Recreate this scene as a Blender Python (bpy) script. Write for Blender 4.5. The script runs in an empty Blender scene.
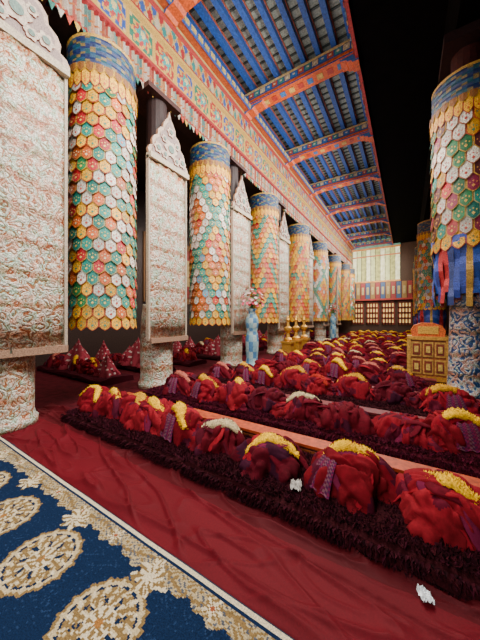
import bpy, math, random
import numpy as np
from mathutils import Vector, Matrix, noise as mnoise
random.seed(7); rng=np.random.default_rng(7)
h=1.5; F=262.0; HOR=318.0; TH=math.atan(167/262.0); S=math.sin(TH); C=math.cos(TH)
def Yat(u,X):
    a=(u-240)/F
    d=X/(-S+C*a)
    return d*(C+S*a)
# ------------------------------------------------ materials
def mat(name,col=None,rough=.8,metal=0,vc=False,nscale=30,namt=.25,bump=.2,emis=0,spec=.5,stretch=None,bdist=.02):
    m=bpy.data.materials.new(name); m.use_nodes=True
    nt=m.node_tree; b=nt.nodes['Principled BSDF']
    b.inputs['Roughness'].default_value=rough; b.inputs['Metallic'].default_value=metal
    b.inputs['Specular IOR Level'].default_value=spec
    tc=nt.nodes.new('ShaderNodeTexCoord')
    n=nt.nodes.new('ShaderNodeTexNoise'); n.inputs['Scale'].default_value=nscale; n.inputs['Detail'].default_value=4
    mp=nt.nodes.new('ShaderNodeMapping'); nt.links.new(tc.outputs['Object'],mp.inputs[0])
    if stretch: mp.inputs['Scale'].default_value=stretch
    nt.links.new(mp.outputs[0],n.inputs['Vector'])
    mx=nt.nodes.new('ShaderNodeMix'); mx.data_type='RGBA'; mx.blend_type='MULTIPLY'; mx.inputs[0].default_value=1
    if vc:
        at=nt.nodes.new('ShaderNodeAttribute'); at.attribute_name='Col'
        nt.links.new(at.outputs['Color'],mx.inputs[6])
    else: mx.inputs[6].default_value=(*col,1)
    r=nt.nodes.new('ShaderNodeMapRange'); r.inputs[1].default_value=.3; r.inputs[2].default_value=.7
    r.inputs[3].default_value=1-namt; r.inputs[4].default_value=1+namt
    nt.links.new(n.outputs['Fac'],r.inputs[0])
    cb=nt.nodes.new('ShaderNodeCombineColor')
    for i in range(3): nt.links.new(r.outputs[0],cb.inputs[i])
    nt.links.new(cb.outputs[0],mx.inputs[7])
    nt.links.new(mx.outputs[2],b.inputs['Base Color'])
    if bump:
        bp=nt.nodes.new('ShaderNodeBump'); bp.inputs['Strength'].default_value=bump; bp.inputs['Distance'].default_value=bdist
        nt.links.new(n.outputs['Fac'],bp.inputs['Height']); nt.links.new(bp.outputs[0],b.inputs['Normal'])
    if emis:
        nt.links.new(mx.outputs[2],b.inputs['Emission Color']); b.inputs['Emission Strength'].default_value=emis
    return m
M_vc=mat('painted_cloth',vc=True,rough=.7,nscale=60,namt=.4)
M_silk=mat('silk_brocade',vc=True,rough=.5,nscale=70,namt=.7,bump=.35)
M_wood=mat('painted_timber',vc=True,rough=.55,nscale=22,namt=.4,bump=.1)
M_wool=mat('wool',vc=True,rough=1,nscale=70,namt=.4,bump=.4,spec=.1)
M_robe=mat('robe_cloth',vc=True,rough=.9,nscale=30,namt=.2,bump=.15,bdist=.01,spec=.12)
M_runner=mat('cotton_runner',vc=True,rough=.7,nscale=90,namt=.12,bump=.15,bdist=.01,spec=.15)
M_floor=mat('floor_felt',vc=True,rough=.9,nscale=8,namt=.4,bump=.4,spec=.1)
M_carpet=mat('carpet_pile',vc=True,rough=1,nscale=150,namt=.4,bump=.5,spec=.1)
M_gold=mat('gilt',(.6,.31,.05),rough=.4,metal=.6,nscale=40,namt=.5)
M_dark=mat('shaded_timber',(.002,.0015,.0015),rough=.95,nscale=5,namt=.4,spec=.05)  # near-black colour stands in for the lack of light in the gallery
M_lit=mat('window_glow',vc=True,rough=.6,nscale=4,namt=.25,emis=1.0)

def brocade(name,scale=6.0,blue=False):
    m=bpy.data.materials.new(name); m.use_nodes=True; nt=m.node_tree; N=nt.nodes; L=nt.links
    b=N['Principled BSDF']; b.inputs['Roughness'].default_value=.38
    tc=N.new('ShaderNodeTexCoord'); mp=N.new('ShaderNodeMapping'); L.new(tc.outputs['Object'],mp.inputs[0])
    n=N.new('ShaderNodeTexNoise'); n.inputs['Scale'].default_value=5; n.inputs['Detail'].default_value=4
    L.new(mp.outputs[0],n.inputs['Vector'])
    add=N.new('ShaderNodeMix'); add.data_type='RGBA'; add.blend_type='LINEAR_LIGHT'; add.inputs[0].default_value=.14
    L.new(mp.outputs[0],add.inputs[6]); L.new(n.outputs['Color'],add.inputs[7])
    v=N.new('ShaderNodeTexVoronoi'); v.inputs['Scale'].default_value=scale; v.inputs['Randomness'].default_value=.8
    L.new(add.outputs[2],v.inputs['Vector'])
    w=N.new('ShaderNodeMath'); w.operation='MULTIPLY'; w.inputs[1].default_value=15
    L.new(v.outputs['Distance'],w.inputs[0])
    sn=N.new('ShaderNodeMath'); sn.operation='SINE'; L.new(w.outputs[0],sn.inputs[0])
    mr=N.new('ShaderNodeMapRange'); mr.inputs[1].default_value=-1; L.new(sn.outputs[0],mr.inputs[0])
    cr=N.new('ShaderNodeValToRGB'); e=cr.color_ramp.elements
    if blue: pal=[(0,(.02,.06,.2)),(.3,(.05,.15,.4)),(.45,(.6,.6,.6)),(.8,(.6,.58,.5)),(.9,(.4,.05,.04)),(1,(.6,.6,.6))]
    else: pal=[(0,(.34,.11,.05)),(.12,(.50,.32,.16)),(.24,(.66,.64,.54)),(.60,(.76,.78,.72)),(.76,(.16,.32,.22)),(.86,(.55,.14,.08)),(.95,(.74,.74,.66)),(1,(.78,.78,.7))]
    e[0].position=0; e[0].color=(*pal[0][1],1); e[1].position=1; e[1].color=(*pal[-1][1],1)
    for p,c in pal[1:-1]:
        x=e.new(p); x.color=(*c,1)
    L.new(mr.outputs[0],cr.inputs[0])
    v2=N.new('ShaderNodeTexVoronoi'); v2.inputs['Scale'].default_value=scale*3.5; v2.feature='DISTANCE_TO_EDGE'
    L.new(add.outputs[2],v2.inputs['Vector'])
    c2=N.new('ShaderNodeValToRGB'); c2.color_ramp.elements[0].position=.02; c2.color_ramp.elements[0].color=(.38,.30,.22,1)
    c2.color_ramp.elements[1].position=.13; c2.color_ramp.elements[1].color=(1,1,1,1)
    L.new(v2.outputs['Distance'],c2.inputs[0])
    wv=N.new('ShaderNodeTexWave'); wv.bands_direction='Z'; wv.inputs['Scale'].default_value=.75; wv.inputs['Distortion'].default_value=2.5; wv.inputs['Detail'].default_value=3
    L.new(mp.outputs[0],wv.inputs['Vector'])
    c3=N.new('ShaderNodeValToRGB'); c3.color_ramp.elements[0].position=.02; c3.color_ramp.elements[0].color=(.66,.40,.26,1)
    c3.color_ramp.elements[1].position=.28; c3.color_ramp.elements[1].color=(1,1,1,1)
    L.new(wv.outputs['Fac'],c3.inputs[0])
    m1=N.new('ShaderNodeMix'); m1.data_type='RGBA'; m1.blend_type='MULTIPLY'; m1.inputs[0].default_value=.85
    L.new(cr.outputs[0],m1.inputs[6]); L.new(c2.outputs[0],m1.inputs[7])
    m2=N.new('ShaderNodeMix'); m2.data_type='RGBA'; m2.blend_type='MULTIPLY'; m2.inputs[0].default_value=.85
    L.new(m1.outputs[2],m2.inputs[6]); L.new(c3.outputs[0],m2.inputs[7])
    n3=N.new('ShaderNodeTexNoise'); n3.inputs['Scale'].default_value=9; L.new(mp.outputs[0],n3.inputs['Vector'])
    c4=N.new('ShaderNodeValToRGB'); ee=c4.color_ramp.elements; ee[0].position=.36; ee[0].color=(.64,.95,.82,1); ee[1].position=.64; ee[1].color=(1,.64,.5,1)
    x=ee.new(.5); x.color=(1,1,1,1)
    L.new(n3.outputs['Fac'],c4.inputs[0])
    m3=N.new('ShaderNodeMix'); m3.data_type='RGBA'; m3.blend_type='MULTIPLY'; m3.inputs[0].default_value=.9
    L.new(m2.outputs[2],m3.inputs[6]); L.new(c4.outputs[0],m3.inputs[7])
    L.new(m3.outputs[2],b.inputs['Base Color'])
    bp=N.new('ShaderNodeBump'); bp.inputs['Strength'].default_value=.45; bp.inputs['Distance'].default_value=.03
    L.new(mr.outputs[0],bp.inputs['Height']); L.new(bp.outputs[0],b.inputs['Normal'])
    return m
M_broc=brocade('white_brocade',8); M_brocb=brocade('blue_brocade',6,True)
# ------------------------------------------------ mesh builder
class MB:
    def __init__(s): s.v=[]; s.f=[]; s.c=[]; s.m=[]; s.mi=0
    def add(s,vs,fs,cols):
        o=len(s.v); s.v.extend(vs)
        for i,f in enumerate(fs):
            s.f.append(tuple(o+k for k in f)); s.c.append(cols[i] if isinstance(cols,list) else cols); s.m.append(s.mi)
    def box(s,x0,x1,y0,y1,z0,z1,col,bot=None,my=None):
        vs=[(x,y,z) for z in (z0,z1) for y in (y0,y1) for x in (x0,x1)]
        fs=[(0,2,3,1),(4,5,7,6),(0,1,5,4),(2,6,7,3),(0,4,6,2),(1,3,7,5)]
        s.add(vs,fs,[bot or col,col,my or col,my or col,col,col])
    def lathe(s,cx,cy,prof,n=24,col=(1,1,1),cf=None):
        vs=[];fs=[];cs=[]
        for (r,z) in prof:
            for i in range(n):
                a=2*math.pi*i/n; vs.append((cx+r*math.cos(a),cy+r*math.sin(a),z))
        for j in range(len(prof)-1):
            for i in range(n):
                k=(i+1)%n; fs.append((j*n+i,j*n+k,(j+1)*n+k,(j+1)*n+i)); cs.append(cf(j,i) if cf else col)
        fs.append(tuple(range(n-1,-1,-1))); cs.append(cf(0,0) if cf else col)
        fs.append(tuple(range((len(prof)-1)*n,len(prof)*n))); cs.append(cf(len(prof)-2,0) if cf else col)
        s.add(vs,fs,cs)
    def prism(s,pts,axis,a0,a1,col,side=None):
        n=len(pts)
        mk=(lambda p,a:(a,p[0],p[1])) if axis=='x' else (lambda p,a:(p[0],a,p[1]))
        vs=[mk(p,a0) for p in pts]+[mk(p,a1) for p in pts]
        fs=[tuple(range(n-1,-1,-1)),tuple(range(n,2*n))]+[(i,(i+1)%n,n+(i+1)%n,n+i) for i in range(n)]
        s.add(vs,fs,[col,col]+[side or col]*n)
    def obj(s,name,mats,smooth=False,parent=None):
        me=bpy.data.meshes.new(name); me.from_pydata(s.v,[],s.f)
        if not isinstance(mats,list): mats=[mats]
        for m in mats: me.materials.append(m)
        at=me.color_attributes.new('Col','FLOAT_COLOR','CORNER')
        lt=np.array([len(f) for f in s.f]); c=np.array([(*q[:3],1.0) for q in s.c],dtype=np.float32)
        at.data.foreach_set('color',np.repeat(c,lt,axis=0).ravel())
        me.polygons.foreach_set('material_index',np.array(s.m,dtype=np.int32))
        if smooth: me.polygons.foreach_set('use_smooth',[True]*len(s.f))
        me.update(); o=bpy.data.objects.new(name,me); bpy.context.collection.objects.link(o)
        if parent: o.parent=parent
        return o
def gridobj(name,P,Cc,m,smooth=False):
    nv,nu=P.shape[:2]; me=bpy.data.meshes.new(name)
    idx=np.arange(nv*nu).reshape(nv,nu)
    f=np.stack([idx[:-1,:-1],idx[:-1,1:],idx[1:,1:],idx[1:,:-1]],-1).reshape(-1,4)
    me.from_pydata(P.reshape(-1,3).tolist(),[],f.tolist()); me.materials.append(m)
    at=me.color_attributes.new('Col','FLOAT_COLOR','CORNER')
    c=np.concatenate([Cc.reshape(-1,3),np.ones((len(f),1))],1).astype(np.float32)
    at.data.foreach_set('color',np.repeat(c,4,axis=0).ravel())
    if smooth: me.polygons.foreach_set('use_smooth',[True]*len(f))
    me.update(); o=bpy.data.objects.new(name,me); bpy.context.collection.objects.link(o); return o
def vn(x,y,s=0):
    return (np.sin(x*1.7+y*2.3+s)+np.sin(x*3.1-y*1.3+s*2)+np.sin(-x*2.1+y*4.7+s*3)+np.sin(x*5.3+y*3.9+s*1.3))/4
def empty(name):
    e=bpy.data.objects.new(name,None); bpy.context.collection.objects.link(e); return e
A=np.array
# ------------------------------------------------ shell
b=MB(); b.box(-9.5,6,-4,28,-.1,0,(.06,.004,.008)); b.obj('floor',M_floor)
b=MB(); b.box(-9.7,-9.5,-4,28,0,9.2,(.03,.012,.008)); b.obj('wall_left',M_wood)
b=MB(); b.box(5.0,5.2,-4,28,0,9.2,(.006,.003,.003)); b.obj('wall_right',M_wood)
b=MB(); b.box(-9.5,-5.2,-4,28,6.9,7.1,(.01,.006,.005)); b.obj('ceiling_aisle',M_wood)
b=MB()
for k in range(14):
    y=-1+k*2.05
    b.box(-9.5,-9.44,y,y+1.5,2.2,5.2,(.16,.07,.02)); b.box(-9.44,-9.42,y+.15,y+1.35,2.5,4.9,random.choice([(.2,.02,.015),(.03,.09,.12),(.22,.14,.04)]))
    b.box(-9.42,-9.40,y+.45,y+1.05,3.1,4.4,(.35,.25,.1))
b.obj('thangka_paintings',M_vc)
b=MB(); b.box(-4.9,-1.0,-1,28,9.0,9.1,(.24,.26,.21))
for k in range(110):
    y=-1+k*.26; b.box(-4.9,-1.05,y,y+.05,8.97,9.0,(.04,.05,.04))
b.obj('ceiling',M_wood)
b=MB()
for k in range(9):
    x=-4.62+k*.415
    b.box(x,x+.13,-1,27.7,8.76,8.97,(.02,.07,.26),bot=(.015,.07,.30))
    b.box(x-.02,x,-1,27.7,8.92,8.97,(.4,.42,.45)); b.box(x+.13,x+.15,-1,27.7,8.92,8.97,(.35,.08,.04))
b.obj('ceiling_joists',M_wood)
b=MB()
for k in range(11):
    y=h*(2.6+2.25*k); z0=8.36; z1=8.74
    b.box(-4.75,-1.05,y,y+.42,z0,z1,(.03,.08,.26),bot=(.50,.07,.005))
    for i in range(18):
        x=-4.72+i*.205; cc=[(.5,.38,.22),(.03,.14,.38),(.45,.07,.03),(.06,.25,.2)][i%4]
        b.box(x+.02,x+.185,y-.012,y,z0+.17,z1-.07,cc); b.box(x+.07,x+.135,y-.02,y-.012,z0+.22,z1-.12,(.6,.5,.35))
    b.box(-4.75,-1.05,y-.025,y,z0+.04,z0+.10,(.50,.08,.008)); b.box(-4.75,-1.05,y-.025,y,z1-.05,z1,(.5,.35,.15))
    for q in range(12): b.box(-4.4+q*.28,-4.4+q*.28+.16,y+.12,y+.30,z0-.012,z0,[(.35,.02,.008),(.03,.12,.3),(.5,.3,.06)][q%3])
    for sx,x0,q in ((1,-4.75,1),(-1,-1.05,.5)):
        pts=[(x0,z0),(x0+sx*.95*q,z0),(x0+sx*.88*q,z0-.05),(x0+sx*.62*q,z0-.07),(x0+sx*.55*q,z0-.13),(x0+sx*.36*q,z0-.14),(x0+sx*.3*q,z0-.2),(x0,z0-.21)]
        b.prism(pts,'y',y+.04,y+.38,(.04,.12,.34),side=(.50,.07,.007))
b.obj('ceiling_beams',M_wood)
# ------------------------------------------------ frieze on left
def frieze_col(s,t,dim=.72):
    c=np.zeros(s.shape+(3,)); 
    def put(m,col): c[m]=col
    v=t<.24; ph=(s/.10+t*3)%1; k=np.floor(s/.10).astype(int)%5
    put(v,(.42,.30,.22))
    for i,cc in enumerate([(.55,.46,.38),(.40,.08,.05),(.5,.42,.3),(.10,.22,.20),(.55,.25,.1)]): put(v&(k==i)&(ph>.2),cc)
    put(v&(t>.12)&(t<.15),(.5,.14,.03)); put(v&(t<.03),(.45,.05,.03))
    put((t>=.24)&(t<.28),(.35,.012,.015)); put((t>=.28)&(t<.30),(.6,.35,.06))
    m=(t>=.30)&(t<.64); fs=(s/.62)%1; ks=np.floor(s/.62).astype(int)%3; ft=(t-.30)/.34
    put(m,(.55,.32,.06))
    inn=m&(fs>.07)&(fs<.93)&(ft>.1)&(ft<.9)
    for i,cc in enumerate([(.40,.015,.015),(.02,.07,.30),(.015,.17,.10)]): put(inn&(ks==i),cc)
    r=np.hypot((fs-.5)*1.0,(ft-.5)*1.0); an=np.arctan2(ft-.5,fs-.5)
    put(inn&(r<.36+.06*np.cos(8*an)),(.62,.34,.06)); 
    put(inn&(r<.27+.06*np.cos(8*an+1)),(.45,.03,.03)); put(inn&(r<.2+.05*np.cos(6*an)),(.03,.3,.28)); put(inn&(r<.1),(.65,.5,.2))
    put(inn&(np.abs(fs-.5)>.36)&(np.abs(ft-.5)>.28),(.6,.40,.15))
    put((t>=.64)&(t<.67),(.6,.35,.06)); put((t>=.67)&(t<.70),(.35,.012,.015))
    m=(t>=.70)&(t<.93); a=(s/.19+(t-.7)*5)%1; bb=(s/.19-(t-.7)*5)%1; ka=np.floor(s/.19+(t-.7)*5).astype(int)+3*np.floor(s/.19-(t-.7)*5).astype(int)
    put(m,(.55,.36,.12))
    dd=m&(a>.18)&(bb>.18)
    for i,cc in enumerate([(.55,.11,.015),(.02,.22,.2),(.5,.42,.3),(.38,.015,.02),(.03,.09,.32)]): put(dd&(ka%5==i),cc)
    put((t>=.93)&(t<.965),(.45,.03,.02)); put(t>=.965,(.5,.35,.12))
    return c*dim
ZB=1.5+3.2*h; ZT=1.5+4.5*h; XF=-4.55
ns,ntt=1050,56
ys=np.linspace(-1,27.6,ns+1); zs=np.linspace(ZB,ZT,ntt+1)
YY,ZZ=np.meshgrid(ys,zs); t=(ZZ-ZB)/(ZT-ZB)
XX=np.full_like(YY,XF)+np.where(t<.24,.03*np.sin(YY*2*math.pi/.10),0)+np.where((t>.24)&(t<.30)|(t>.64)&(t<.70)|(t>.93),.06,0)
fsx=(YY/.62)%1; rr_=np.hypot(fsx-.5,(t-.30)/.34-.5); XX+=np.where((t>.3)&(t<.64),.07*np.clip(1-rr_*2.6,0,1),0)
ysc=(ys[1:]+ys[:-1])/2; zsc=(zs[1:]+zs[:-1])/2; sc,tz=np.meshgrid(ysc,(zsc-ZB)/(ZT-ZB))
gridobj('painted_frieze',np.stack([XX,YY,ZZ],-1),frieze_col(sc,tz),M_vc)
b=MB(); b.box(-4.95,-4.66,-1,27.6,ZB+.05,ZT+.1,(.03,.015,.012)); b.box(-4.66,-4.3,-1,27.6,ZT,ZT+.12,(.35,.02,.015),bot=(.4,.07,.012)); 
b.box(-4.3,-4.26,-1,27.6,ZT-.02,ZT+.16,(.04,.1,.35))
b.box(-4.95,-4.75,-1,27.6,ZT+.1,9.1,(.06,.03,.02))
for k in range(120):
    y=-1+k*.24; b.box(-4.26,-4.24,y+.04,y+.2,ZT+.01,ZT+.12,(.5,.34,.1))
b.obj('lintel_beam',M_wood)
b=MB()
for k in range(230):
    y=-1+k*.125; cc=[(.4,.04,.02),(.45,.28,.04),(.03,.16,.12),(.42,.36,.28)][k%4]
    b.add([(XF+.01,y,ZB+.02),(XF+.01,y+.12,ZB+.02),(XF+.02,y+.06,ZB-.14)],[(0,1,2)],cc)
b.obj('pennant_fringe',M_vc)
# ------------------------------------------------ right dark gallery
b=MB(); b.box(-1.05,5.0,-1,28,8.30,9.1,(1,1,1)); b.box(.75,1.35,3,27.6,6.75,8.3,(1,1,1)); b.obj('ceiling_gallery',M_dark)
b=MB()
b.box(-1.12,-1.05,-1,27.6,8.2,8.26,(.35,.015,.015)); b.box(-1.14,-1.05,-1,27.6,8.26,8.6,(.07,.012,.012))
for k in range(140):
    y=-1+k*.205; b.box(-1.17,-1.14,y,y+.1,8.3,8.5,[(.4,.18,.05),(.35,.03,.02),(.1,.2,.28)][k%3])
b.obj('trim_gallery',M_wood)
# ------------------------------------------------ end wall
YE=27.9
b=MB(); b.box(-9.5,5,YE,YE+.2,0,9.1,(.07,.03,.015)); b.obj('wall_back',M_wood)
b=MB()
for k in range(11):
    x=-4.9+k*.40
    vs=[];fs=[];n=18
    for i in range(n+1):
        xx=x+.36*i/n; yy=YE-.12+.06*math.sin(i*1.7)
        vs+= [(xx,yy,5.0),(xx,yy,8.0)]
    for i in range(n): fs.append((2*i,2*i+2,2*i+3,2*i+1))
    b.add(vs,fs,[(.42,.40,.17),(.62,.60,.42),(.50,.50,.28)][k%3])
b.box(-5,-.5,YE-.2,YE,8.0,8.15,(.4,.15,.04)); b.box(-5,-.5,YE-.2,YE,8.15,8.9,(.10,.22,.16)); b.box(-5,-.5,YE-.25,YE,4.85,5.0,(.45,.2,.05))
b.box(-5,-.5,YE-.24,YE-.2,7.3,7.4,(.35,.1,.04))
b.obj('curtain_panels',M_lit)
b=MB()
b.box(-5,1,YE-.35,YE,3.1,4.85,(.10,.02,.015))
for k in range(14):
    x=-5+k*.42; b.box(x,x+.36,YE-.40,YE-.35,3.3,4.8,[(.3,.03,.03),(.05,.1,.22),(.32,.18,.05)][k%3]); b.box(x+.08,x+.28,YE-.43,YE-.40,3.7,4.4,(.45,.35,.15))
b.box(-5,1,YE-.5,YE,3.15,3.3,(.4,.04,.03))
b.obj('wall_back_frieze',M_wood)
for k in range(4):
    b=MB(); x=-4.6+k*1.3
    b.box(x,x+1.0,YE-.1,YE-.02,.9,2.9,(.75,.5,.15)); b.obj('window_%d'%(k+1),M_lit)
    b=MB()
    for q in range(5): b.box(x+q*.24,x+q*.24+.12,YE-.16,YE-.1,.9,2.9,(.25,.03,.02))
    for q in range(5): b.box(x,x+1.0,YE-.16,YE-.1,.9+q*.49,1.07+q*.49,(.25,.04,.02))
    b.obj('trim_%d'%(k+1),M_wood)
# ------------------------------------------------ hanging brocade tubes
PAL=dict(t=(.006,.22,.17),g=(.012,.15,.045),y=(.70,.34,.008),w=(.64,.60,.50),r=(.48,.008,.015),o=(.58,.10,.008),b=(.012,.05,.28),p=(.25,.008,.05),l=(.13,.36,.46),d=(.09,.008,.012))
def tube(name,cx,cy,R,z0,z1,style,nar=20,rows=22,streamers=False):
    b=MB(); lr=random.Random(sum(map(ord,style))+int(cy*10))
    zc=z1-.56; zg=zc-.26
    b.lathe(cx,cy,[(R*.92,z0+.1),(R*.94,zg)],24,(.1,.02,.02))
    def cf(j,i):
        return [(.006,.018,.085),(.012,.06,.13),(.18,.12,.04),(.008,.018,.08),(.006,.06,.08)][(j*3+i*(2 if j%2 else 3))%5] if j not in(0,12) else (.45,.25,.035)
    b.lathe(cx,cy,[(R*(1.0+.015*(k%2)),zc+.043*k) for k in range(14)],44,cf=cf)
    def tab(a,wa,zt,hh,rt,rb,col,trim,point=.3,dot=None,ins=.86):
        out=[(-.5,0),(.5,0),(.5,1-point),(.27,1-point*.42),(0,1),(-.27,1-point*.42),(-.5,1-point)]
        for scl,cc,off in ((1,trim,0),(ins,col,.005)):
            vs=[]
            for (px,pz) in out:
                pz2=pz if scl==1 else .02+(pz)*.94
                r=rt+(rb-rt)*pz2+off
                aa=a+px*wa*scl
                vs.append((cx+r*math.cos(aa),cy+r*math.sin(aa),zt-hh*pz2))
            m0=(cx+(rt+off+.004)*math.cos(a),cy+(rt+off+.004)*math.sin(a),zt)
            vs.append(m0); o=7
            fs=[(4,3,2,1,o),(o,0,6,5,4)]
            b.add(vs,fs,cc)
        if dot:
            for (ox,oz,ds) in ((0,.72,1),(-.24,.58,.5),(.24,.58,.5),(0,.52,.55)):
                vs=[]
                for (dx,dz) in ((0,-.08),(.13,0),(0,.08),(-.13,0)):
                    pz=oz+dz*ds; r=rt+(rb-rt)*pz+.010; aa=a+(ox+dx*ds)*wa
                    vs.append((cx+r*math.cos(aa),cy+r*math.sin(aa),zt-hh*pz))
                b.add(vs,[(3,2,1,0)],dot)
    nr=26
    for k in range(nr):
        a=2*math.pi*k/nr
        tab(a,2*math.pi/nr*1.0,zc+.03,.36,R*1.03,R*1.05,(.70,.35,.01),(.32,.03,.02),.25,(.6,.1,.02))
    for k in range(nr):
        a=2*math.pi*(k+.5)/nr
        tab(a,2*math.pi/nr*.9,zc+.06,.16,R*1.06,R*1.08,(.22,.08,.015),(.5,.28,.03),.4)
    ph=(zg+.1-z0)/(rows)
    for r in range(rows):
        zt=zg+.16-r*ph
        for i in range(nar):
            a=2*math.pi*(i+(.5 if r%2 else 0))/nar
            dpos=(2*i+(r%2))
            if style=='rand':
                key='twyrotyrlwtgywro'[(lr.randrange(16))]
                if (i+r//2)%3==0: key=lr.choice('twty')
            elif style=='diamond':
                q=abs((dpos%12)-6)+abs((r%12)-6)
                key='ytorwltg'[q%8] if lr.random()>.18 else lr.choice('wolr')
            elif style=='gold':
                key='yyoyyw'[(dpos+r)%6]
                if lr.random()<.14: key=lr.choice('rt')
            elif style=='chev':
                key='otyltw'[(r+abs(dpos%12-6))%6]
                if lr.random()<.12: key='r'
            elif style=='multi':
                key='wpgdtwgrwgyprd'[lr.randrange(14)]
            if r==rows-1: key='y'
            col=PAL[key]; f=lr.uniform(.6,1.2); col=tuple(q*f for q in col)
            trim={'w':(.36,.10,.04),'y':(.40,.05,.015),'t':(.36,.34,.15),'g':(.5,.28,.03),'r':(.5,.26,.03),'o':(.4,.2,.04),'b':(.45,.38,.2),'l':(.4,.1,.05)}.get(key,(.5,.28,.03))
            dot={'w':(.45,.05,.03),'y':(.05,.2,.12),'t':(.65,.45,.1),'g':(.7,.4,.05),'r':(.65,.45,.1),'o':(.6,.5,.3),'b':(.6,.5,.3),'l':(.6,.1,.05)}.get(key,(.6,.3,.05))
            tab(a,2*math.pi/nar*.96,zt,ph*1.7,R*.97,R*1.045+.012*lr.random(),col,trim,.21,dot)
    if streamers:
        for k in range(38):
            a=2*math.pi*k/38; cc=[(.012,.04,.28),(.02,.04,.16),(.35,.015,.02),(.012,.03,.2),(.015,.06,.32),(.4,.22,.02)][(k*5+k//3)%6]
            w=.088; LL=1.0+.12*math.sin(k*2.3)
            vs=[]
            for q in range(9):
                zz=z0+.16-q*.145*LL; rr=R*(1.0-.006*q)+.025*math.sin(q*1.1+k)
                vs+=[(cx+rr*math.cos(a-w),cy+rr*math.sin(a-w),zz),(cx+rr*math.cos(a+w),cy+rr*math.sin(a+w),zz)]
            b.add(vs,[(2*q,2*q+2,2*q+3,2*q+1) for q in range(8)],[cc if q%3 else tuple(min(.7,x*1.5+.03) for x in cc) for q in range(8)])
    b.lathe(cx,cy,[(R*.98,z1-.02),(R*.8,z1+.06),(.06,z1+.1),(.04,z1+.5)],20,(.15,.05,.02))
    return b.obj(name,M_silk)
XT=-4.72
tus=[103,210,264,298,318,333,343,348.5]
sty=['rand','diamond','chev','gold','diamond','chev','gold','rand']
for u,s_ in zip(tus,sty):
    y=Yat(u,XT); tube('hanging_brocade_tube',XT,y,.555,1.36,6.15,s_)
XR=.98; YR=4.42*h
for (y,zb,st) in ((YR,2.85,'multi'),(10.2*h,1.9,'rand'),(13.5*h,1.8,'diamond'),(17*h,1.7,'gold')):
    tube('hanging_brocade_tube',XR,y,.55,zb,6.0,st,streamers=True,rows=22 if zb<2.5 else 10,nar=20 if zb<2.5 else 18)
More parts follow.
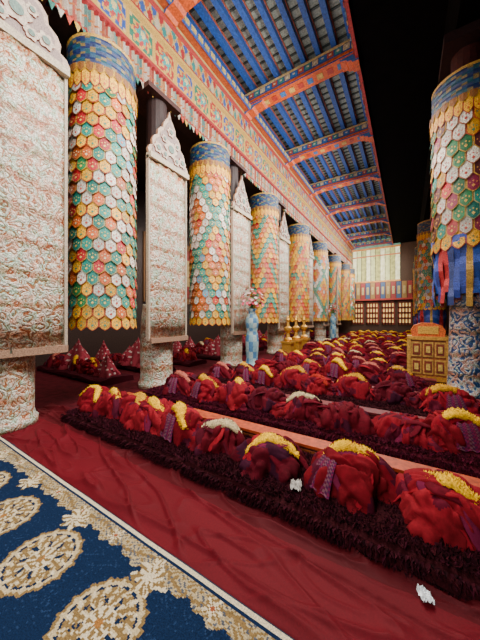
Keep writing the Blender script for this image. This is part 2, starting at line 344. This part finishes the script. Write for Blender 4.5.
# ------------------------------------------------ white banner pillars
def banner_pillar(yc,W=1.2,zs_=1.5+2.13*h,xp=-4.62,d=1):
    e=empty('brocade_banner_pillar')
    xb=xp; zb=1.05
    n=24
    b=MB()
    pl=[(yc+W*(i/n-.5), xb+d*(.30+.06*math.sin(math.pi*i/n)+.012*math.sin(i*1.3))) for i in range(n+1)]
    vs=[];fs=[];Z=[zb,zb+.6,zb+1.6,zb+2.4,zb+3.2,zs_]
    for z in Z:
        for (yy,xx) in pl: vs.append((xx+.012*math.sin(z*3+yy*4),yy,z))
    m=n+1
    for j in range(len(Z)-1):
        for i in range(n): fs.append((j*m+i,j*m+i+1,(j+1)*m+i+1,(j+1)*m+i))
    b.add(vs,fs,(1,1,1)); 
    o=b.obj('banner_body',M_broc,smooth=True,parent=e)
    sol=o.modifiers.new('s','SOLIDIFY'); sol.thickness=.04; sol.offset=0
    b=MB()
    for yy in (yc-W/2-.02,yc+W/2-.02): b.box(xb+d*.26,xb+d*.34,yy,yy+.04,zb,zs_,(.38,.30,.22))
    b.box(xb+d*.27,xb+d*.40,yc-W/2,yc+W/2,zb-.05,zb+.05,(.28,.16,.10))
    b.box(xb+d*.27,xb+d*.41,yc-W/2-.02,yc+W/2+.02,zs_-.06,zs_+.05,(.42,.34,.24))
    half=[(1.04,0),(1.08,.06),(1.0,.14),(.86,.17),(.88,.27),(.80,.36),(.62,.42),(.60,.52),(.48,.6),(.34,.63),(.32,.72),(.2,.82),(.08,.88),(0,1.02)]
    pts=[(yc+W/2*a,zs_+.05+z*1.1) for a,z in half]+[(yc-W/2*a,zs_+.05+z*1.1) for a,z in reversed(half[:-1])]
    b.prism(pts,'x',xb+d*.29,xb+d*.35,(.42,.30,.23),side=(.3,.16,.1))
    pts2=[(yc+(p[0]-yc)*.84,zs_+.05+(p[1]-zs_-.05)*.86+.03) for p in pts]
    b.prism(pts2,'x',xb+d*.35,xb+d*.37,(.25,.18,.16),side=(.45,.36,.28))
    for (dy,dz,r) in ((0,.3,.16),(-.33,.17,.1),(.33,.17,.1),(0,.66,.09),(-.17,.44,.07),(.17,.44,.07),(-.16,.12,.08),(.16,.12,.08)):
        q=[(yc+dy+r*math.cos(t)*(1+.15*math.cos(6*t)),zs_+.05+dz+r*math.sin(t)*(1+.15*math.cos(6*t))) for t in [k*math.pi/12 for k in range(24)]]
        b.prism(q,'x',xb+d*.37,xb+d*.395,(.46,.36,.28),side=(.3,.08,.05))
        q=[(yc+dy+r*.5*math.cos(t),zs_+.05+dz+r*.5*math.sin(t)) for t in [k*math.pi/8 for k in range(16)]]
        b.prism(q,'x',xb+d*.395,xb+d*.41,(.12,.18,.15),side=(.3,.08,.05))
    b.obj('banner_head_and_border',M_vc,parent=e)
    b=MB(); R=.34
    prof=[(R*1.12,0),(R*1.14,.1),(R*1.04,.14),(R,.2),(R*1.02,.9),(R*.97,1.4),(R*.85,1.8)]
    b.lathe(xb-d*.06,yc,prof,28); b.obj('wrapped_base',M_broc,smooth=True,parent=e)
    b=MB(); x=xb-d*.06
    b.lathe(x,yc,[(.24,1.8),(.22,6.22)],16,(.02,.006,.005))
    b.box(x-.5,x+.3,yc-.45,yc+.45,6.2,6.3,(.05,.014,.01)); 
    b.prism([(yc-.95,6.6),(yc+.95,6.6),(yc+.8,6.45),(yc+.5,6.3),(yc-.5,6.3),(yc-.8,6.45)],'x',x-.25,x,(.015,.03,.07),side=(.06,.018,.01))
    b.obj('timber_shaft_and_capital',M_wood,parent=e)
for k,u in enumerate([18,168,241,283.5,309.5,326,338.5]):
    yc=Yat(u,-4.62+.3) if k else .86*h
    banner_pillar(yc,W=[1.22,1.02,.95][min(k,2)],zs_=1.5+(2.15 if k else 2.42)*h)
e=empty('wrapped_pillar')
b=MB()
b.lathe(XR,YR,[(.36,.0),(.36,.12),(.31,.16),(.30,.3),(.28,1.2),(.26,2.2),(.25,3.2)],28); b.obj('cloth_wrap',M_brocb,parent=e,smooth=True)
b=MB(); b.lathe(XR,YR,[(.25,3.2),(.25,6.58)],16,(.05,.008,.006)); b.box(XR-.4,XR+.4,YR-.5,YR+.5,6.58,6.75,(.02,.006,.006)); b.obj('timber_shaft',M_wood,parent=e)
# ------------------------------------------------ carpets
EDGE=.79*h
def carpet_col(x,y):
    c=np.empty(x.shape+(3,)); navy=A((.004,.014,.044)); cream=A((.46,.36,.20)); tan=A((.19,.12,.045)); lt=A((.58,.49,.32))
    c[:]=navy
    v=EDGE-y
    sp=np.sin(x*91+3*np.sin(y*60))*np.sin(y*97+2*np.sin(x*47))
    c[(sp>.8)]=(.012,.03,.08)
    px=.645; py=.62
    for row in range(0,4):
        yc=.47*h-row*py; off=(row%2)*px/2
        gx=(x+.845*h+off)/px; kx=np.round(gx); dx=(gx-kx)*px; dy=(y-yc)
        r=np.hypot(dx,dy); an=np.arctan2(dy,dx)
        R=.215*(1+.07*np.abs(np.cos(8*an))+.03*np.cos(32*an))
        q=r/R; m=(q<1)&(v>.25)
        c[m]=cream
        c[m&(q>.92)]=tan
        c[m&(q<.84)&(q>.78)&(np.cos(16*an)<.5)]=navy
        mm=m&(q<.78); pet=np.cos(16*an+9*q)
        c[mm&(pet<-.4)]=tan; c[mm&(pet>.75)]=lt
        c[mm&(q>.56)&(q<.61)]=tan
        c[mm&(q>.36)&(q<.56)&(np.cos(8*an-5*q)<-.6)]=navy
        c[mm&(q<.34)]=lt; c[mm&(q<.30)&(np.cos(8*an)<-.2)]=tan; c[mm&(q<.1)]=(.28,.12,.03)
        c[mm&(sp>.5)]=tan
    band=(v>.075)&(v<.185+.015*np.sin(x*21)+.012*np.sin(x*53))
    c[band]=cream*.8
    wv=v-.13-.03*np.sin(x*11)
    c[band&(np.abs(wv)<.010)]=tan
    c[band&(sp>.3)]=tan; c[band&(sp<-.6)]=(.07,.08,.10)
    gx=x/.42; dx=(gx-np.round(gx))*.42; dv=v-.128; r=np.hypot(dx,dv); an=np.arctan2(dv,dx)
    Rf=.046*(1+.25*np.cos(5*an))
    c[r<Rf]=lt; c[(r<Rf)&(np.cos(10*an)<-.4)]=tan; c[r<.014]=(.25,.07,.03)
    gx=(x+.83*h)/.82; dx=(gx-np.round(gx))*.82; dv=v-.20; r=np.hypot(dx*.75,dv); an=np.arctan2(dv,dx)
    Rf=.080*(1+.22*np.cos(7*an)+.1*np.cos(13*an))
    m=r<Rf; c[m]=lt; c[m&(np.cos(9*an+60*r)<-.3)]=tan; c[m&(r<.03)]=lt
    c[m&(sp>.6)]=tan
    c[v<.075]=navy; c[v<.058]=lt; c[v<.035]=A((.008,.03,.06)); 
    return c
st=.0085
xs=np.arange(-5.2,.9,st); yy_=np.arange(-.75,EDGE+1e-6,st)
X_,Y_=np.meshgrid(xs,yy_); Zc=.012+.003*vn(X_*2,Y_*3)
xc,yc_=np.meshgrid((xs[1:]+xs[:-1])/2,(yy_[1:]+yy_[:-1])/2)
gridobj('patterned_carpet',np.stack([X_,Y_,Zc],-1),carpet_col(xc,yc_),M_carpet,True)
xs=np.linspace(-5.0,2.6,620); ys2=np.linspace(EDGE-.03,1.33*h,120); X_,Y_=np.meshgrid(xs,ys2)
tt=(Y_-ys2[0])/(ys2[-1]-ys2[0])
W=np.zeros_like(X_)
for i in range(X_.shape[0]):
    for j in range(X_.shape[1]):
        x=X_[i,j]; y=Y_[i,j]
        n1=mnoise.noise(Vector((x*.7+y*.4,y*3.0-x*.25,0))); n2=mnoise.noise(Vector((x*2.0+y*2,y*6-x*1.2,4))); n3=mnoise.noise(Vector((x*.9-y*1.6,y*5+x*1.4,9)))
        n4=mnoise.noise(Vector((x*.5,y*.6,20)))
        W[i,j]=.030*max(0,1-abs(n1)*9)**1.5+.012*max(0,1-abs(n2)*7)**1.5+.026*max(0,1-abs(n3)*9)**1.5+.03*n4
env=np.clip(tt*12,0,1); Zc=.012+np.clip(W+.01,0,1)*env+.06*np.clip((tt-.86)/.14,0,1)
Zc[0]=.004
cc=np.zeros((len(ys2)-1,len(xs)-1,3)); nn=vn(xs[None,:-1]*1.5,ys2[:-1,None]*3)
cc[...,0]=.100+.012*nn; cc[...,1]=.0022+.0003*nn; cc[...,2]=.0070+.001*nn
lap=((ys2[:-1,None]-ys2[0])/(ys2[-1]-ys2[0]))>(.60+.05*np.sin(xs[None,:-1]*1.3)); cc[lap]*=.62
gridobj('red_floor_cloth',np.stack([X_,Y_,Zc],-1),cc,M_runner,True)

# ------------------------------------------------ robes
def V(x,y,z): return Vector((x,y,z))
def robe_mesh(seed,tall=1.0,hat=True,hatcol=(.85,.55,.03),red=(.22,.008,.014)):
    lr=random.Random(seed); b=MB()
    n=110; m=34; vs=[];fs=[];cs=[]
    k1=lr.choice([3,4,5]); p1=lr.uniform(0,6); k2=lr.choice([9,11]); p2=lr.uniform(0,6); sx=lr.uniform(.30,.37); sy=lr.uniform(.21,.27); Hh=lr.uniform(.20,.29)*tall
    lean=lr.uniform(-.06,.06); dirn=lr.uniform(0,3.14)
    def ridge(x,y,z):
        u=x*math.cos(dirn)+y*math.sin(dirn); w=-x*math.sin(dirn)+y*math.cos(dirn)
        q=mnoise.noise(V(u*1.5+seed*3,w*9+1.5*math.sin(u*5),z*3)); q2=mnoise.noise(V(u*7+seed,w*2.0+seed,z*6)); q3=mnoise.noise(V(u*2.5+seed,w*20+3*math.sin(u*4)+seed,z*3))
        return min(abs(q)*4.5,1)*.050+min(abs(q2)*4,1)*.030+min(abs(q3)*4,1)*.014-.05
    for j in range(m+1):
        t=j/m
        for i in range(n):
            a=2*math.pi*i/n
            fold=.14*math.sin(k1*a+p1+2*t)+.05*math.sin(k2*a+p2-3*t)
            rr=(t**.62)*(1+fold*t*1.3)
            if tall>1.4: rr=t**1.15*(1+fold*t)
            z=Hh*(1-t**2.3) if tall<=1.4 else Hh*(1-t)**.9
            x=rr*sx*math.cos(a)+lean*(1-t); y=rr*sy*math.sin(a)
            nz=ridge(x,y,z) if tall<=1.4 else mnoise.noise(V(x*9,y*9,z*2))*.04
            x+=nz*math.cos(a)*(t+.2); y+=nz*math.sin(a)*(t+.2); z=max(0,z+nz*1.3*(1-t**2))
            if j==m: z=0
            vs.append((x,y,z))
    for j in range(m):
        for i in range(n):
            k=(i+1)%n; fs.append((j*n+i,j*n+k,(j+1)*n+k,(j+1)*n+i)) if j else fs.append((i,k,n+k,n+i))
            x,y,z=vs[j*n+i]
            q=mnoise.noise(V(x*5+seed,y*5,z*5)); f=1+.4*q
            c_=tuple(c*f for c in red) if q<.25 else (red[0]*.45,.004,.015)
            if tall>1.4 and (i//5+j//2)%4==0 and (j//2)%3==0: c_=(.5,.4,.38)
            cs.append(c_)
    b.add(vs,fs,cs)
    nroll=6 if tall<=1.4 else 0
    for r in range(nroll):
        a0=lr.uniform(0,3.14); off=lr.uniform(-.16,.16); L=20; K=10; rad=lr.uniform(.016,.038); amp=lr.uniform(.03,.09); reach=lr.uniform(.75,1.12)
        ring=[];col=lr.choice([(.22,.005,.013),(.10,.003,.010),(.26,.008,.016),(.13,.008,.035),(.065,.003,.010)])
        for s in range(L+1):
            u=s/L*2-1; px=u*sx*reach; pz=Hh*(1-min(1,abs(u*reach))**2.3)+.008; py=off+amp*math.sin(u*4+r)
            cx=px*math.cos(a0)-py*math.sin(a0)+lean*.5; cy=(px*math.sin(a0)+py*math.cos(a0))*sy/sx
            tx,ty=-math.sin(a0),math.cos(a0); tp=.35+.65*(1-u*u)**.5
            for q in range(K):
                w=2*math.pi*q/K; jj=1+.3*mnoise.noise(V(s*.4,q*.6,seed+r)); rw=rad*2.0*math.cos(w)*jj*tp; rz=rad*.7*math.sin(w)*jj*tp
                ring.append((cx+tx*rw,cy+ty*rw,max(.0,pz+rz)))
        ff=[(s*K+q,s*K+(q+1)%K,(s+1)*K+(q+1)%K,(s+1)*K+q) for s in range(L) for q in range(K)]
        b.add(ring,ff,col)
    if lr.random()<.3 and tall<=1.4:
        a0=lr.uniform(-2.4,-.7); vs=[];fs=[];cs=[]
        for s in range(19):
            for q in range(13):
                t=.45+.6*s/18; a=a0+(q/12-.5)*.7
                z=Hh*max(0,(1-min(t,1)**2.3))+.035+.01*math.sin(q*1.5); vs.append((t**.62*sx*1.10*math.cos(a),t**.62*sy*1.14*math.sin(a),z))
        for s in range(18):
            for q in range(12):
                fs.append((s*13+q,s*13+q+1,(s+1)*13+q+1,(s+1)*13+q)); cs.append([(.16,.010,.05),(.09,.008,.03),(.16,.06,.08),(.07,.010,.05)][(s*s+q)%4])
        b.add(vs,fs,cs)
    if hat:
        b.mi=1
        n=24;K=10; base=[]; Lh=lr.uniform(.20,.27); tw=lr.uniform(-.35,.35); bend=lr.uniform(-.02,.14); hy=lr.uniform(-.05,.02); wb=lr.uniform(.05,.075); hb=lr.uniform(.035,.05)
        def cen(u):
            x=u*Lh; y=hy+bend*(u*u); z=Hh*(1-.30*u*u*(Lh/.2)**2)+.045+.012*math.sin(u*5+seed)
            return V(x*math.cos(tw)-y*math.sin(tw)+lean,x*math.sin(tw)+y*math.cos(tw),z)
        for s in range(n+1):
            u=s/n*2-1; c=cen(u); wd=wb*max(.12,(1-u**4))**.5*(1+.2*math.sin(u*3+seed)); hg=hb*max(.15,(1-u*u))**.5
            for q in range(K):
                w=2*math.pi*q/K; jn=1+.4*mnoise.noise(V(s*.7,q*.9,seed)); sc_=.55+.45*abs(math.cos(w))
                base.append((c.x-math.sin(tw)*wd*math.cos(w)*jn*sc_,c.y+math.cos(tw)*wd*math.cos(w)*jn*sc_,c.z+hg*math.sin(w)*jn-.012*abs(math.cos(w))))
        ff=[(s*K+q,s*K+(q+1)%K,(s+1)*K+(q+1)%K,(s+1)*K+q) for s in range(n) for q in range(K)]+[tuple(range(K)),tuple(range(n*K,n*K+K))]
        b.add(base,ff,tuple(.85*c for c in hatcol))
        for q in range(460):
            u=lr.uniform(-1,1); c=cen(u); w=lr.uniform(-.5,3.64); wd=wb*.9*max(.12,(1-u**4))**.5; hg=hb*.95*max(.15,(1-u*u))**.5; sc_=.55+.45*abs(math.cos(w))
            d=V(lr.uniform(-.5,.5),math.cos(w),math.sin(w)*.9+.1).normalized()
            p=c+V(-math.sin(tw)*wd*math.cos(w)*sc_,math.cos(tw)*wd*math.cos(w)*sc_,hg*math.sin(w)-.012*abs(math.cos(w))); L=lr.uniform(.012,.03)
            s1=d.cross(V(.3,.2,1)).normalized()*.006; s2=d.cross(s1).normalized()*.006
            f=lr.uniform(.6,1.2)
            b.add([tuple(p+s1),tuple(p-s1*.5+s2),tuple(p-s1*.5-s2),tuple(p+d*L)],[(0,1,3),(1,2,3),(2,0,3)],tuple(min(.95,k*f) for k in hatcol))
    me=b.obj('tmp',[M_robe,M_wool],smooth=True); mesh=me.data; bpy.data.objects.remove(me); return mesh
YEL=(.92,.52,.008); CRM=(.60,.47,.26); PNK=(.5,.14,.10); MUS=(.6,.30,.02); RED=(.40,.03,.02)
reds=[(.145,.0035,.009),(.185,.005,.012),(.10,.003,.009),(.21,.007,.014),(.08,.003,.009)]
variants=[robe_mesh(10+i,hat=True,hatcol=[YEL,YEL,CRM,YEL,MUS,YEL,MUS,PNK,RED,YEL][i],red=reds[i%5]) for i in range(10)]
nohat=[robe_mesh(40+i,hat=False,tall=.85,red=reds[(i*2)%5]) for i in range(4)]
peaked=[robe_mesh(60+i,hat=False,tall=2.4,red=(.30,.035,.055)) for i in range(2)]
def put(mesh,x,y,z,s=1,rz=0,parent=None,name='monk_robe',sz=None):
    o=bpy.data.objects.new(name,mesh); o.location=(x,y,z); o.scale=(s,s,sz or s); o.rotation_euler=(0,0,rz); bpy.context.collection.objects.link(o)
    if parent: o.parent=parent
    return o
# ------------------------------------------------ seat rows
ROWY=[1.22*h+.92*h*k for k in range(17)]
PD=.50*h; PH=.13
seat_all=empty('monk_seat_rows')
lr=random.Random(3)
def shag(name,x0,x1,y0,y1,zt,dens,col,ln=.04,parent=None):
    b=MB()
    nx=max(8,int((x1-x0)/(.05 if dens>400 else .2))); prof=[(y0-.01,0),(y0-.04,zt*.4),(y0-.02,zt*.85),(y0+.05,zt),(y0+.2,zt+.015),((y0+y1)/2,zt+.02),(y1-.2,zt+.015),(y1-.05,zt),(y1,zt*.8),(y1+.02,0)]
    P=np.zeros((nx+1,len(prof),3))
    for i in range(nx+1):
        x=x0+(x1-x0)*i/nx
        for j,(yy,zz) in enumerate(prof):
            nn=mnoise.noise(V(x*3,yy*5,zz*5)); P[i,j]=(x,yy+.04*nn,max(0,zz+(.03*nn+.02*mnoise.noise(V(x*11,yy*11,0)) if zz>0 else 0)))
    vs=[tuple(p) for p in P.reshape(-1,3)]; K=len(prof)
    fs=[(i*K+j,(i+1)*K+j,(i+1)*K+j+1,i*K+j+1) for i in range(nx) for j in range(K-1)]
    b.add(vs,fs,col); b.add([vs[j] for j in range(K)],[tuple(range(K))],col); b.add([vs[nx*K+j] for j in range(K)],[tuple(range(K))],col)
    area=(x1-x0)*((y1-y0)+zt); N=int(dens*area)
    for q in range(N):
        x=lr.uniform(x0,x1); s=lr.random()*((y1-y0)+zt)
        if s<zt: p=V(x,y0-.035,s); d=V(lr.uniform(-.5,.5),-1,lr.uniform(-.9,.5))
        else: p=V(x,y0+s-zt,zt+.008); d=V(lr.uniform(-.8,.8),lr.uniform(-.9,.5),lr.uniform(.3,1))
        d.normalize(); L=ln*lr.uniform(.5,1.3); s1=d.cross(V(.3,.8,.2)).normalized()*.010; s2=d.cross(s1).normalized()*.010
        f=lr.uniform(.3,1.8); g=lr.random()*.6
        cc=(col[0]*f,col[1]*f,col[2]*f*(1+g))
        e2=p+d*L; e2.z=max(e2.z,.003)
        b.add([tuple(p+s1),tuple(p-s1*.5+s2),tuple(p-s1*.5-s2),tuple(e2)],[(0,1,3),(1,2,3),(2,0,3)],cc)
    return b.obj(name,M_wool,parent=parent)
for k,y0 in enumerate(ROWY):
    if y0+PD>YE-1: break
    x1=[1.9,1.9,1.55,.5][k] if k<4 else .2 
    if k>=5: x1=.55
    if k==4: x1=-.1
    X0=-4.15 if k<3 else -3.65
    dens=[5200,3600,1800,700][k] if k<4 else 90
    dcol=(.026,.003,.005) if k%2==0 else (.045,.003,.008)
    shag('shaggy_seat_mat',X0,x1,y0,y0+PD,PH,dens,dcol,ln=.04 if k<4 else .06,parent=seat_all)
    if k>0: shag('shaggy_seat_mat',-8.9,-5.6,y0,y0+PD,PH,60,dcol,ln=.06,parent=seat_all)
    b=MB(); ya=y0+PD+.07
    b.box(X0+.05,x1,ya,ya+.16,0,.17,(.06,.006,.006)); b.box(X0+.03,x1+.02,ya-.02,ya+.18,.17,.20,(.36,.045,.005) if k==0 else (.12,.005,.008)); b.box(X0+.03,x1+.02,ya-.025,ya-.02,.10,.15,(.28,.06,.012) if k==0 else (.18,.010,.010))
    b.obj('low_bench',M_wood,parent=seat_all)
    pit=.60
    x=X0+.3+lr.uniform(0,.3)
    if k==0: xsr=[-4.0,-3.6,-3.15,-2.7,-2.2,-1.7,-1.08,-.40,.25,.88,1.5]
    else:
        xsr=[]
        while x<x1-.28: xsr.append(x); x+=pit*lr.uniform(.8,1.15)
    for i,x in enumerate(xsr):
        near=k<3; v=variants[lr.randrange(10)] if lr.random()<.8 else nohat[lr.randrange(4)]
        if k==0: v=variants[[1,0,6,3,5,2,9,0,3,4,0][i%11]]
        s=lr.uniform(.92,1.15) if k else lr.uniform(.88,1.0)
        put(v,x,y0+PD*(.5 if k else .52)+lr.uniform(-.07,.07),PH+.015,s=s,rz=lr.uniform(-.5,.5)+(math.pi if lr.random()<.3 else 0),parent=None if near else seat_all,name='monk_robe')
        if lr.random()<.4 and k: put(nohat[lr.randrange(4)],x+.3,y0+PD*.45,PH+.005,s=.7,rz=lr.uniform(0,6),parent=None if near else seat_all)
    if k>0:
        x=-8.6
        while x<-5.8:
            v=variants[lr.randrange(10)] if lr.random()<.5 else nohat[0]
            if lr.random()<.25: v=peaked[lr.randrange(2)]
            put(v,x,y0+PD*.5,PH+.005,s=1,rz=lr.uniform(-.6,.6),parent=seat_all); x+=pit*lr.uniform(.9,1.2)
for (x,y,s) in ((-7.6,3.65,1.5),(-6.75,4.9,1.5),(-6.1,4.9,1.4),(-6.0,7.8,1.4)):
    put(peaked[0],x,y,PH+.01,s=s,name='peaked_cloak')
# ------------------------------------------------ vases with flowers
def vase(x,y,s=1.0):
    e=empty('flower_vase'); b=MB()
    def cf(j,i): return [(.2,.36,.42),(.34,.44,.44),(.06,.18,.34)][(j+i//3)%3]
    b.lathe(x,y,[(.24*s,0),(.24*s,.08),(.2*s,.12),(.17*s,.3),(.19*s,.5),(.20*s,.8),(.18*s,1.0),(.15*s,1.1),(.18*s,1.2),(.20*s,1.35),(.18*s,1.5),(.11*s,1.62),(.1*s,1.7),(.15*s,1.78)],28,cf=cf)
    b.obj('vase_and_stand',M_silk,smooth=True,parent=e)
    b=MB(); q=random.Random(int(y*7))
    for k in range(90):
        a=q.uniform(0,6.28); el=q.uniform(.15,1.5); r=q.uniform(.2,.5)*s; c=V(x+r*math.cos(el)*math.cos(a),y+r*math.cos(el)*math.sin(a),1.80+r*math.sin(el)*1.3)
        b.add([(x,y,1.7),(x+.01,y,1.7),tuple(c)],[(0,1,2)],(.02,.1,.02))
        col=q.choice([(.7,.08,.15),(.7,.62,.58),(.6,.02,.04),(.65,.3,.32),(.03,.15,.02)]); pr=.06*s
        nrm=(c-V(x,y,1.75)).normalized(); t1=nrm.cross(V(0,0,1)).normalized(); t2=nrm.cross(t1)
        for p in range(6):
            w=p*math.pi/3; w2=w+.5; w0=w-.5
            b.add([tuple(c),tuple(c+(t1*math.cos(w0)+t2*math.sin(w0))*pr*.7+nrm*.02),tuple(c+(t1*math.cos(w)+t2*math.sin(w))*pr+nrm*.035),tuple(c+(t1*math.cos(w2)+t2*math.sin(w2))*pr*.7+nrm*.02)],[(0,1,2,3)],col)
    b.obj('bouquet',M_vc,parent=e)
vase(-3.95,Yat(252,-3.95)); vase(-3.95,Yat(333,-3.95)); 
def stand(x,y,s=1):
    b=MB()
    b.box(x-.28*s,x+.28*s,y-.28*s,y+.28*s,0,.12,(1,1,1)); b.box(x-.22*s,x+.22*s,y-.22*s,y+.22*s,.12,.5,(1,1,1)); b.box(x-.27*s,x+.27*s,y-.27*s,y+.27*s,.5,.58,(1,1,1))
    b.lathe(x,y,[(.16*s,.58),(.2*s,.66),(.1*s,.74),(.08*s,.9),(.17*s,1.0),(.19*s,1.1),(.08*s,1.18),(.06*s,1.35),(.1*s,1.42),(.02,1.6)],20,(.7,.42,.08))
    b.obj('gilt_offering_stand',M_gold)
for u in (288,296,304): stand(-4.0,Yat(u,-4.0),.85)
# ------------------------------------------------ gilt cabinet on right
e=empty('gilt_cabinet'); cx,cy=.42,5.35*h-.1
b=MB(); w=.38; dd=.30
b.box(cx-w,cx+w,cy-dd,cy+dd,.10,.98,(.26,.07,.01)); b.box(cx-w-.04,cx+w+.04,cy-dd-.04,cy+dd+.04,.98,1.06,(.55,.27,.03)); b.box(cx-w-.03,cx+w+.03,cy-dd-.03,cy+dd+.03,.02,.12,(.45,.2,.02))
for sx_ in (-1,1):
    for sy_ in (-1,1): b.box(cx+sx_*w-.04,cx+sx_*w+.04,cy+sy_*dd-.04,cy+sy_*dd+.04,0,1.0,(.52,.27,.04))
for i in range(3):
    x=cx-w+.05+i*.23
    for j in range(2):
        z=.17+j*.41
        b.box(x,x+.2,cy-dd-.02,cy-dd,z,z+.35,(.55,.3,.05)); b.box(x+.025,x+.175,cy-dd-.03,cy-dd-.02,z+.04,z+.31,(.2,.03,.01)); b.box(x+.06,x+.14,cy-dd-.045,cy-dd-.03,z+.1,z+.25,(.6,.4,.08))
for j in range(2):
    z=.17+j*.41; b.box(cx-w-.02,cx-w,cy-dd+.07,cy+dd-.07,z,z+.35,(.55,.3,.05)); b.box(cx-w-.035,cx-w-.02,cy-dd+.12,cy+dd-.12,z+.05,z+.3,(.25,.04,.01))
b.obj('carved_carcass',M_wood,parent=e)
b=MB(); b.prism([(cx-.32,1.06),(cx+.32,1.06),(cx+.34,1.2),(cx+.27,1.32),(cx+.12,1.38),(cx-.12,1.38),(cx-.27,1.32),(cx-.34,1.2)],'y',cy-.26,cy+.26,(.6,.11,.008)); 
b.box(cx-.2,cx+.2,cy-.28,cy-.26,1.12,1.3,(.65,.35,.04)); b.obj('silk_cushion',M_silk,parent=e)
def crumple(name,x,y,z,s,col,seed):
    b=MB(); n=14;m=10;vs=[]; ca,sa=math.cos(seed),math.sin(seed)
    for j in range(m):
        for i in range(n):
            u=(i/(n-1)-.5);v=(j/(m-1)-.5); rr=1-.3*abs(mnoise.noise(V(math.atan2(v,u)*2,seed,0)))-.5*max(0,math.hypot(u,v)-.5)
            X=u*s*rr; Y=v*s*.7*rr
            vs.append((x+X*ca-Y*sa,y+X*sa+Y*ca,z+.002+abs(mnoise.noise(V(u*4+seed,v*4,seed)))*s*.5))
    b.add(vs,[(j*n+i,j*n+i+1,(j+1)*n+i+1,(j+1)*n+i) for j in range(m-1) for i in range(n-1)],col); return b.obj(name,M_vc)
crumple('crumpled_paper',.08,1.12*h,.04,.09,(.7,.74,.76),2)
crumple('white_napkin',-.74,1.32*h,.17,.13,(.45,.42,.38),5)
# ------------------------------------------------ lights
def area(name,loc,rot,sx_,sy_,pw,col):
    l=bpy.data.lights.new(name,'AREA'); l.shape='RECTANGLE'; l.size=sx_; l.size_y=sy_; l.energy=pw; l.color=col
    o=bpy.data.objects.new(name,l); o.location=loc; o.rotation_euler=rot; bpy.context.collection.objects.link(o); return o
area('clerestory_light',(-1.25,12,6.6),(0,math.radians(62),0),1.6,27,2350,(1,.96,.9))
area('ceiling_fill',(-2.6,12,5.6),(math.pi,0,0),1.5,24,190,(.88,.92,1))  # invisible light in mid-air, added to brighten the ceiling from below
area('seat_fill',(-1.6,5,6.2),(0,0,0),1.6,7,540,(1,.93,.86))  # added overhead fill, softly lights the seat rows; no fixture there
area('foreground_fill',(-1.2,-1.8,3.2),(math.radians(65),0,math.radians(5)),1.6,1.6,170,(1,.96,.92))  # unseen fill behind the camera, lifts the foreground; no opening there
area('aisle_fill',(-7.2,7,5.5),(0,0,0),1.5,12,300,(1,.85,.7))  # fill added so the robes behind the pillars show; no fixture there
area('end_wall_fill',(-2.5,YE-2.5,6),(math.radians(70),0,math.radians(0)),4,3,200,(1,.92,.75))  # unseen fill facing the end wall to brighten it, not coming from its windows
w=bpy.data.worlds.new('World'); bpy.context.scene.world=w; w.use_nodes=True
w.node_tree.nodes['Background'].inputs[0].default_value=(.5,.55,.65,1); w.node_tree.nodes['Background'].inputs[1].default_value=.04
# ------------------------------------------------ camera
cam=bpy.data.cameras.new('camera'); co=bpy.data.objects.new('camera',cam); bpy.context.collection.objects.link(co)
co.location=(0,0,h); co.rotation_euler=(math.radians(90),0,TH); cam.sensor_fit='HORIZONTAL'; cam.sensor_width=36; cam.lens=F/480*36; cam.clip_start=.02; cam.shift_y=-2/480
bpy.context.scene.camera=co
